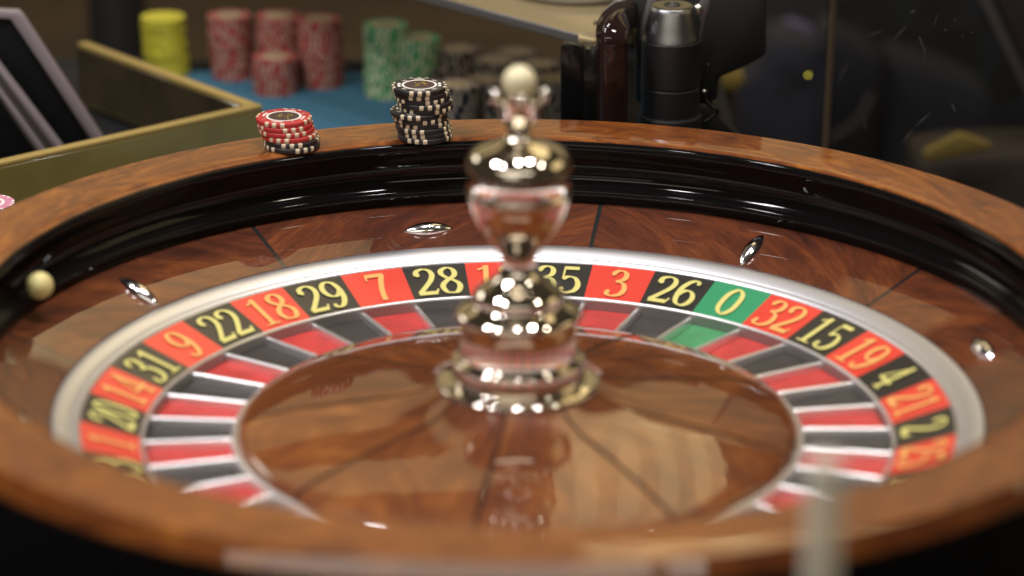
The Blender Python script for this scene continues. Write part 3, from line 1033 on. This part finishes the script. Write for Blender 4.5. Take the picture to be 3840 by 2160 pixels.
def wall_panel(p0, d, length, inward):
    a = p0; b_ = p0 + d * length
    pts = [a, b_, b_ + inward * TH, a + inward * TH]
    low = [Vector((q.x - pc.x, q.y - pc.y, 0.0005)) for q in pts]
    me = prism('side_panel', low, Vector((0, 0, HB - 0.0045)), 0.0008, 1)
    o = obj('side_panel', me, 'box', boxo)
    top = [Vector((q.x - pc.x, q.y - pc.y, HB - 0.004)) for q in pts]
    e = obj('top_edge', prism('top_edge', top, Vector((0, 0, 0.004)), 0.0010, 2), 'box_edge', o)
    ins = [a + inward * (TH + 0.0001), b_ + inward * (TH + 0.0001), b_ + inward * (TH + 0.0012), a + inward * (TH + 0.0012)]
    ins = [Vector((q.x - pc.x, q.y - pc.y, 0.004)) for q in ins]
    obj('lining', prism('lining', ins, Vector((0, 0, HB - 0.0085))), 'box_inner', o)
    return o


wall_panel(pc, u1, L1, u2)
wall_panel(pc + u2 * TH, u2, L2 - TH, u1)


def px_slab(name, poly, yy, thick, mat, parent, origin, bevel=0.001):
    pts = [at_y(x, y, yy) - origin for x, y in poly]
    return obj(name, prism(name, pts, Vector((0, thick, 0)), bevel, 2), mat, parent)


# slanted black panels with mauve bezels standing in the box
YS = 0.62
o0 = at_y(150, 350, YS); o0.z = Z_FELT + 0.004
pan = empty('display_panel', o0, 'slanted black display panel with mauve grey bezel standing behind the corner screen', 'panel')
px_slab('panel_face', [(-90, 40), (26, 50), (300, 480), (120, 520), (-90, 190)], YS, 0.010, 'slab', pan, o0)
px_slab('bezel', [(-90, 24), (44, 30), (56, 42), (340, 480), (318, 480), (26, 49), (-90, 42)], YS - 0.003, 0.012, 'mauve', pan, o0)
YS2 = 0.585
o1 = at_y(60, 400, YS2); o1.z = Z_FELT + 0.004
pan2 = empty('display_panel', o1, 'second slanted panel with broad taupe bezel, cut by the left picture edge', 'panel')
px_slab('panel_face', [(-90, 150), (0, 225), (170, 470), (60, 520), (-90, 300)], YS2, 0.010, 'slab', pan2, o1)
px_slab('bezel_frame', [(-20, 150), (0, 176), (225, 470), (150, 470), (-20, 225)], YS2 - 0.003, 0.012, 'greytrim', pan2, o1)
px_slab('bezel', [(-20, 143), (0, 170), (228, 470), (207, 470), (0, 190), (-20, 165)], YS2 - 0.006, 0.013, 'mauve', pan2, o1)
px_slab('bezel', [(-20, 200), (0, 222), (180, 470), (157, 470), (0, 243), (-20, 222)], YS2 - 0.006, 0.013, 'mauve', pan2, o1)

# dark post far left and the chair back beside it
def post(name, px, hw, y_top, y_bot, yy, mat, label, cat, z_bottom):
    a = at_y(px, y_bot, yy)
    t = at_y(px, y_top, yy)
    rad = (at_y(px + hw, y_bot, yy) - a).length
    e = empty(name, (a.x, a.y, z_bottom), label, cat)
    prof = [(0.0, 0.0), (rad * 1.5, 0.0), (rad * 1.5, 0.015), (rad, 0.02), (rad, t.z - z_bottom), (0, t.z - z_bottom)]
    obj('post_column', lathe('post_column', prof, 32, smooth=False), mat, e)
    return e


post('dark_post', 300, 72, -60, 160, 1.42, 'cabinet', 'broad black post standing behind the table left of the yellow stack', 'post', Z_FLOOR)

# low things beyond the table
def far_block(name, poly, yy, thick, mat, label, cat, z_bottom=None, bevel=0.01):
    pts = [at_y(x, y, yy) for x, y in poly]
    for q, (x, y) in zip(pts, poly):
        if y >= 470:
            q.z = Z_FLOOR + 0.001
    cx = sum(p_.x for p_ in pts) / len(pts)
    zb = min(p_.z for p_ in pts) if z_bottom is None else z_bottom
    o_ = Vector((cx, yy, zb))
    me = prism(name, [p_ - o_ for p_ in pts], Vector((0, thick, 0)), bevel, 3)
    o = obj(name, me, mat, None, o_)
    return tag(o, label, cat)


# ================================================================== CENTRE: beige shelf
ZS = 0.0333


def tl(u, v):     # point of an enlarged tile of the photograph -> 2576 px view
    return ((1920 + u * 0.37267) / S, v * 0.37267 / S)


e0 = at_z(*tl(940, 418), ZS); e1 = at_z(1080, -14, ZS)
ed = (e1 - e0).normalized()
shelf = empty('counter_shelf', (e0.x, e0.y, ZS), 'reflection tinted beige glass counter top with grey front edge above the chips', 'counter')
perp = Vector((-ed.y, ed.x, 0))
if perp.y < 0: perp = -perp
pts = [e0, e0 + ed * 0.62, e0 + ed * 0.62 + perp * 0.5, e0 + ed * 0.25 + perp * 0.5, e0 + perp * 0.10]
pts = [Vector((q.x - e0.x, q.y - e0.y, 0)) for q in pts]
obj('counter_top', prism('counter_top', pts, Vector((0, 0, -0.008)), 0.001, 2), 'shelf_glass', shelf)
fe = [Vector((0, 0, 0.0006)) - perp * 0.003, ed * 0.62 - perp * 0.003 + Vector((0, 0, 0.0006)), ed * 0.62 - perp * 0.0004 + Vector((0, 0, 0.0006)), -perp * 0.0004 + Vector((0, 0, 0.0006))]
obj('front_edge', prism('front_edge', fe, Vector((0, 0, -0.0075)), 0.0006, 1), 'shelf_edge', shelf)
ph = at_z(*tl(890, 237), ZS)
obj('cable_hole', lathe('cable_hole', [(0.0, 0.0004), (0.0050, 0.0004), (0.0056, 0.0012), (0.0062, 0.0004), (0.0062, -0.001)], 32), 'matt_black', shelf, (ph.x - e0.x, ph.y - e0.y, 0))
for lx in (0.34, 0.58):
    q = ed * lx + perp * 0.40
    obj('support_leg', lathe('support_leg', [(0.0, ZS * 0 - 0.008), (0.02, -0.008), (0.02, Z_FELT - ZS), (0.0, Z_FELT - ZS)], 20), 'matt_black', shelf, q)
pd = at_z(1452, -24, ZS)
dish = obj('glass_dish', lathe('glass_dish', [(0.0, 0.003), (0.046, 0.003), (0.052, 0.006), (0.056, 0.014), (0.059, 0.018), (0.062, 0.0175), (0.063, 0.014), (0.060, 0.006), (0.055, 0.0005), (0.0, 0.0005)], 64), 'dish', None, (pd.x, pd.y, ZS))
tag(dish, 'round pale glass dish on the beige counter, cut by the top edge', 'dish')

# ================================================================== RIGHT OF CENTRE: bracket, lacquer bar, monitor arm
YP = 0.492
org = at_y(*tl(700, 1210), YP); org.z = Z_FELT
brk = empty('bracket', org, 'glossy black bracket with rounded corner in front of the beige counter', 'bracket')
poly = [(488, 1420), (488, 560), (492, 500), (506, 455), (530, 433), (560, 428), (640, 445), (722, 472), (722, 1420)]
px_slab('bracket_plate', [tl(*q) for q in poly], YP, 0.006, 'gloss_black', brk, org, 0.0008)
poly = [(726, 1420), (726, 474), (745, 486), (775, 492), (815, 490), (850, 482), (880, 462), (905, 440), (935, 428), (935, 1420)]
px_slab('bracket_saddle', [tl(*q) for q in poly], YP - 0.008, 0.024, 'gloss_black', brk, org, 0.003)
poly = [(665, 372), (905, 425), (880, 455), (850, 470), (800, 470), (722, 458), (665, 440)]
px_slab('bracket_block', [tl(*q) for q in poly], YP + 0.012, 0.02, 'shelf', brk, org, 0.001)

YB = 0.470
pth = [at_y(*tl(1004, 1420), YB), at_y(*tl(1004, 900), YB), at_y(*tl(1004, 480), YB), at_y(*tl(1005, 400), YB)]
pth += [at_y(*tl(1012, 320), YB + 0.006), at_y(*tl(1030, 255), YB + 0.020), at_y(*tl(1062, 205), YB + 0.040), at_y(*tl(1110, 160), YB + 0.065)]
pth += [at_y(*tl(1180, 105), YB + 0.105), at_y(*tl(1270, 40), YB + 0.15), at_y(*tl(1400, -50), YB + 0.22)]
cv = catmull([tuple(q) for q in pth], 5)
bar = obj('lacquer_frame', sweep('lacquer_frame', cv, round_sect(0.0225, 0.022, 0.0045), twist_up=(0.25, -1.0, 0.15)), 'lacquer')
tag(bar, 'dark brown lacquered frame bar curving back at its top beside the metal cap', 'frame')

pole0 = at_d(*tl(1585, 1200), 2.345)
arm = empty('monitor_stand', (pole0.x, pole0.y, Z_FELT), 'black monitor stand column with a dark satin metal cap', 'monitor stand')


def zc(v):
    return at_y(*tl(1585, v), pole0.y).z - Z_FELT


mpt = 0.37267 / CAM_F * 2.345
col_r = 300 * mpt * 0.985
prof = [(0.0, 0.0), (col_r * 1.9, 0.0), (col_r * 1.9, 0.010), (col_r * 1.10, 0.014), (col_r * 1.10, zc(1140) - 0.0012), (col_r * 1.08, zc(1140)), (col_r, zc(1140) + 0.0005), (col_r, zc(838) - 0.0022), (col_r * 0.985, zc(838) - 0.0015), (col_r * 0.985, zc(838) - 0.0004), (col_r, zc(838) + 0.0003),
        (col_r, zc(400)), (col_r * 0.99, zc(395)), (0.0, zc(395))]
obj('arm_column', sharp_by_angle(lathe('arm_column', prof, 64), 14), 'matt_black', arm)
prof = [(col_r * 0.955, zc(405)), (col_r * 0.965, zc(395)), (col_r * 0.96, zc(380)), (col_r * 0.93, zc(350)), (col_r * 0.86, zc(250)), (col_r * 0.75, zc(110)), (col_r * 0.70, zc(60)), (col_r * 0.68, zc(56)),
        (col_r * 0.66, zc(54)), (0.0, zc(54))]
obj('arm_cap', sharp_by_angle(lathe('arm_cap', prof, 64), 40), 'cap', arm)
prof = [(col_r * 0.655, zc(54) + 0.0002), (col_r * 0.655, zc(54) + 0.0006), (col_r * 0.27, zc(54) + 0.0006), (col_r * 0.26, zc(54) + 0.0012), (col_r * 0.20, zc(54) + 0.0012), (col_r * 0.19, zc(54) + 0.0003), (0.0, zc(54) + 0.0003)]
capt = obj('cap_disc', sharp_by_angle(lathe('cap_disc', prof, 48), 30), 'cap_top', arm)
obj('screw_ring', lathe('screw_ring', [(col_r * 0.17, zc(54) + 0.0004), (col_r * 0.19, zc(54) + 0.0012), (col_r * 0.27, zc(54) + 0.0016), (col_r * 0.285, zc(54) + 0.0007)], 40), 'matt_black', capt)
YA2 = pole0.y + 0.034
orga = Vector((pole0.x, pole0.y, Z_FELT))
poly = [(1375, -40), (1475, -40), (1340, 350), (1290, 430), (1300, 250)]
px_slab('arm_bracket', [tl(*q) for q in poly], YA2, 0.004, 'bracket', arm, orga, 0.0006)
poly = [(1905, -40), (2000, -40), (1990, 60), (1935, 230), (1882, 540), (1866, 545), (1868, 470), (1905, 228), (1882, 216), (1874, 100)]
px_slab('arm_bracket', [tl(*q) for q in poly], YA2, 0.004, 'bracket', arm, orga, 0.0006)
kn = at_y(*tl(1872, 110), YA2 - 0.006) - orga
obj('knob', lathe('knob', [(0.0, 0.006), (0.0025, 0.0055), (0.0036, 0.003), (0.0036, -0.003), (0.0025, -0.0055), (0.0, -0.006)], 24), 'chrome_pin', arm, kn)
# black monitor back behind the arm
YM = pole0.y + 0.046
orgm = at_y(*tl(2000, 800), YM); orgm.z = Z_FELT
mon = empty('monitor', orgm, 'black monitor seen from behind, right of the metal capped arm', 'monitor')
poly = [(1240, -120), (2560, -120), (2560, 560), (2330, 690), (2080, 790), (2075, 1010), (1990, 1040), (1240, 1040)]
px_slab('monitor_back', [tl(*q) for q in poly], YM, 0.02, 'matt_black', mon, orgm, 0.004)
poly = [(1700, 1040), (2060, 1040), (2100, 1180), (2330, 1420), (1700, 1420)]
px_slab('monitor_foot', [tl(*q) for q in poly], YM + 0.004, 0.02, 'matt_black', mon, orgm, 0.003)
# cable with a bright clip
YC = pole0.y - 0.004
cp = [tl(1978, 640), tl(1968, 720), tl(1945, 790), tl(1932, 900), tl(1945, 1000), tl(2010, 1075), tl(2068, 1095), tl(2040, 1150), tl(1950, 1220), tl(1880, 1300), tl(1840, 1420)]
cpp = [at_y(*q, YC) for q in cp]
org2 = cpp[-1].copy()
cvv = [v - org2 for v in catmull([tuple(q) for q in cpp], 6)]
cab = obj('cable', sweep('cable', cvv, circ(0.0016, 10), twist_up=(0, -1, 0)), 'gloss_black', None, org2)
tag(cab, 'thin glossy black cable hanging in a loop right of the arm column', 'cable')
q = at_y(*tl(1934, 915), YC) - org2
bmc = bmesh.new(); bmesh.ops.create_uvsphere(bmc, u_segments=16, v_segments=10, radius=0.0022)
obj('cable_clip', bm_mesh('cable_clip', bmc, sharp=180), 'chrome_pin', cab, q)

# ================================================================== RIGHT: acrylic screen and what shows through it
PA = at_d(2072, 200, 2.52); PB = at_d(2640, 200, 2.20)
PA.z = PB.z = Z_FELT
scr = empty('acrylic_screen', PA, 'scratched smoked acrylic screen with a tan edge behind the rim at right', 'screen')
dv = (PB - PA); nrm = Vector((-dv.y, dv.x, 0)).normalized()
pts = [Vector((0, 0, -0.25)), dv + Vector((0, 0, -0.25)), dv + Vector((0, 0, 0.36)), Vector((0, 0, 0.36))]
obj('screen_sheet', prism('screen_sheet', pts, nrm * 0.004), 'acrylic', scr)
du = dv.normalized()
pts = [-du * 0.0035 + Vector((0, 0, -0.25)), -du * 0.0002 + Vector((0, 0, -0.25)), -du * 0.0002 + nrm * 0.005 + Vector((0, 0, -0.25)), -du * 0.0035 + nrm * 0.005 + Vector((0, 0, -0.25))]
obj('tan_edge', prism('tan_edge', pts, Vector((0.007, 0, 0.61)), 0.0005, 1), 'tan', scr)


def on_screen(x, y):
    d = ray(x, y)
    n2 = nrm
    t = (PA - EYE).dot(n2) / d.dot(n2)
    return EYE + d * t


def tr(u, v):
    return ((2880 + u * 0.37267) / S, v * 0.37267 / S)


for (a_, b_, w) in [((985, 372), (1175, 300), .0005), ((1250, 415), (1415, 245), .0006), ((1665, 270), (1720, 130), .0004), ((700, 850), (815, 615), .0006), ((1345, 1445), (1480, 1280), .0007),
                    ((1480, 1280), (1650, 1125), .0007), ((1520, 360), (1590, 540), .0003), ((1590, 540), (1565, 620), .0003), ((1420, 135), (1500, 105), .0007), ((1850, 1040), (1890, 1130), .0003),
                    ((965, 1180), (990, 1310), .0003), ((1780, 300), (1800, 310), .0005), ((1955, 365), (1965, 372), .0004), ((2050, 322), (2062, 328), .0004), ((1880, 196), (1890, 200), .0005)]:
    A = on_screen(*tr(*a_)) - PA - nrm * 0.0004
    B = on_screen(*tr(*b_)) - PA - nrm * 0.0004
    t = (B - A).normalized()
    s_ = t.cross(nrm) * w * 0.5
    mid = (A + B) / 2 + s_ * 0.8
    me = prism('scratch', [A, mid - s_ * 1.4, B, mid + s_ * 1.4], nrm * 0.0002)
    obj('scratch', me, 'scratch', scr)

# seating and cabinet behind the screen, far out of focus
far_block('black_cabinet', [(1500, -160), (2760, -160), (2760, 470), (2330, 470), (2150, 470), (1900, 470), (1500, 470)], 2.30, 0.4, 'cabinet',
          'wide black cabinet filling the dark background at right', 'cabinet', None, 0.02)
chair = empty('armchair', at_y(2080, 470, 1.5), 'dark navy armchair seen blurred through the acrylic screen', 'armchair')
co = chair.location.copy()


def chair_part(name, poly, yy, th, mat):
    pts = [at_y(x, y, yy) - co for x, y in poly]
    for q, (x, y) in zip(pts, poly):
        if y >= 470:
            q.z = Z_FLOOR + 0.001 - co.z
    return obj(name, prism(name, pts, Vector((0, th, 0)), 0.012, 2), mat, chair)


chair_part('backrest', [(1852, 470), (1852, 226), (1872, 206), (1908, 180), (1936, 112), (1965, 96), (2075, 120), (2085, 470)], 1.50, 0.10, 'navy')
chair_part('seat_cushion', [(2086, 470), (2082, 98), (2110, 98), (2222, 154), (2214, 235), (2170, 290), (2090, 352), (2086, 470)], 1.46, 0.12, 'navy')
chair_part('side_cushion', [(2200, 470), (2236, 154), (2300, 166), (2420, 208), (2500, 250), (2500, 330), (2420, 470)], 1.52, 0.12, 'navy')
chair_part('violet_piping', [(1974, 58), (1986, 52), (2020, 62), (2052, 78), (2050, 92), (2010, 80), (1976, 70)], 1.44, 0.02, 'violet')
chair_part('strap', [(2086, 345), (2130, 322), (2165, 288), (2188, 240), (2200, 240), (2178, 296), (2140, 334), (2086, 362)], 1.42, 0.012, 'greytrim')
far_block('ochre_cushion', [(1802, 228), (1804, 212), (1868, 184), (1875, 205), (1850, 232)], 1.02, 0.08, 'ochre', 'small ochre cushion corner showing between monitor and armchair', 'cushion', None, 0.006)
far_block('brown_stool', [(1800, 470), (1803, 230), (1852, 232), (1856, 470)], 1.04, 0.08, 'umber', 'brown stool side below the small ochre cushion', 'stool', None, 0.006)
far_block('ochre_cushion', [(2322, 398), (2326, 380), (2416, 336), (2494, 362), (2494, 376), (2340, 412)], 0.90, 0.012, 'ochre', 'larger ochre cushion lying low at the right behind the screen', 'cushion', None, 0.006)
far_block('brown_stool', [(2300, 520), (2310, 410), (2420, 395), (2700, 385), (2700, 520)], 0.93, 0.10, 'umber', 'dark brown stool under the larger ochre cushion', 'stool', None, 0.008)
led_p = at_y(2033, 189, 0.92)
bmc = bmesh.new(); bmesh.ops.create_uvsphere(bmc, u_segments=16, v_segments=10, radius=0.0012)
led = obj('indicator_lamp', bm_mesh('indicator_lamp', bmc, sharp=180), 'led', None, led_p)
tag(led, 'tiny lit yellow lamp in front of the navy armchair', 'lamp')
# maroon panel with mauve trim at the right edge
YR = 0.95
o2 = at_y(2600, 300, YR); o2.z = Z_FELT
pan3 = empty('display_panel', o2, 'maroon panel with mauve grey slanted trim at the right picture edge', 'panel')
px_slab('panel_face', [(2490, -60), (2760, -60), (2760, 430), (2690, 430)], YR, 0.012, 'maroon', pan3, o2)
px_slab('bezel', [(2455, -20), (2482, -20), (2700, 430), (2672, 430)], YR - 0.004, 0.014, 'greytrim', pan3, o2)

# ================================================================== FRONT: frosted post before the near rim
fp = at_d(2065, 1440, 1.33)
fpost = empty('frosted_post', (fp.x, fp.y, Z_FELT), 'slim pale frosted acrylic post standing before the near rim', 'post')
zt = at_y(2065, 1145, fp.y).z - Z_FELT
rad = 0.0088
prof = [(0.0, 0.0), (0.024, 0.0), (0.024, 0.004), (rad, 0.006), (rad, zt - 0.004), (rad * 0.8, zt - 0.001), (rad * 0.4, zt), (0.0, zt)]
obj('post_shaft', sharp_by_angle(lathe('post_shaft', prof, 40), 45), 'frosted', fpost)
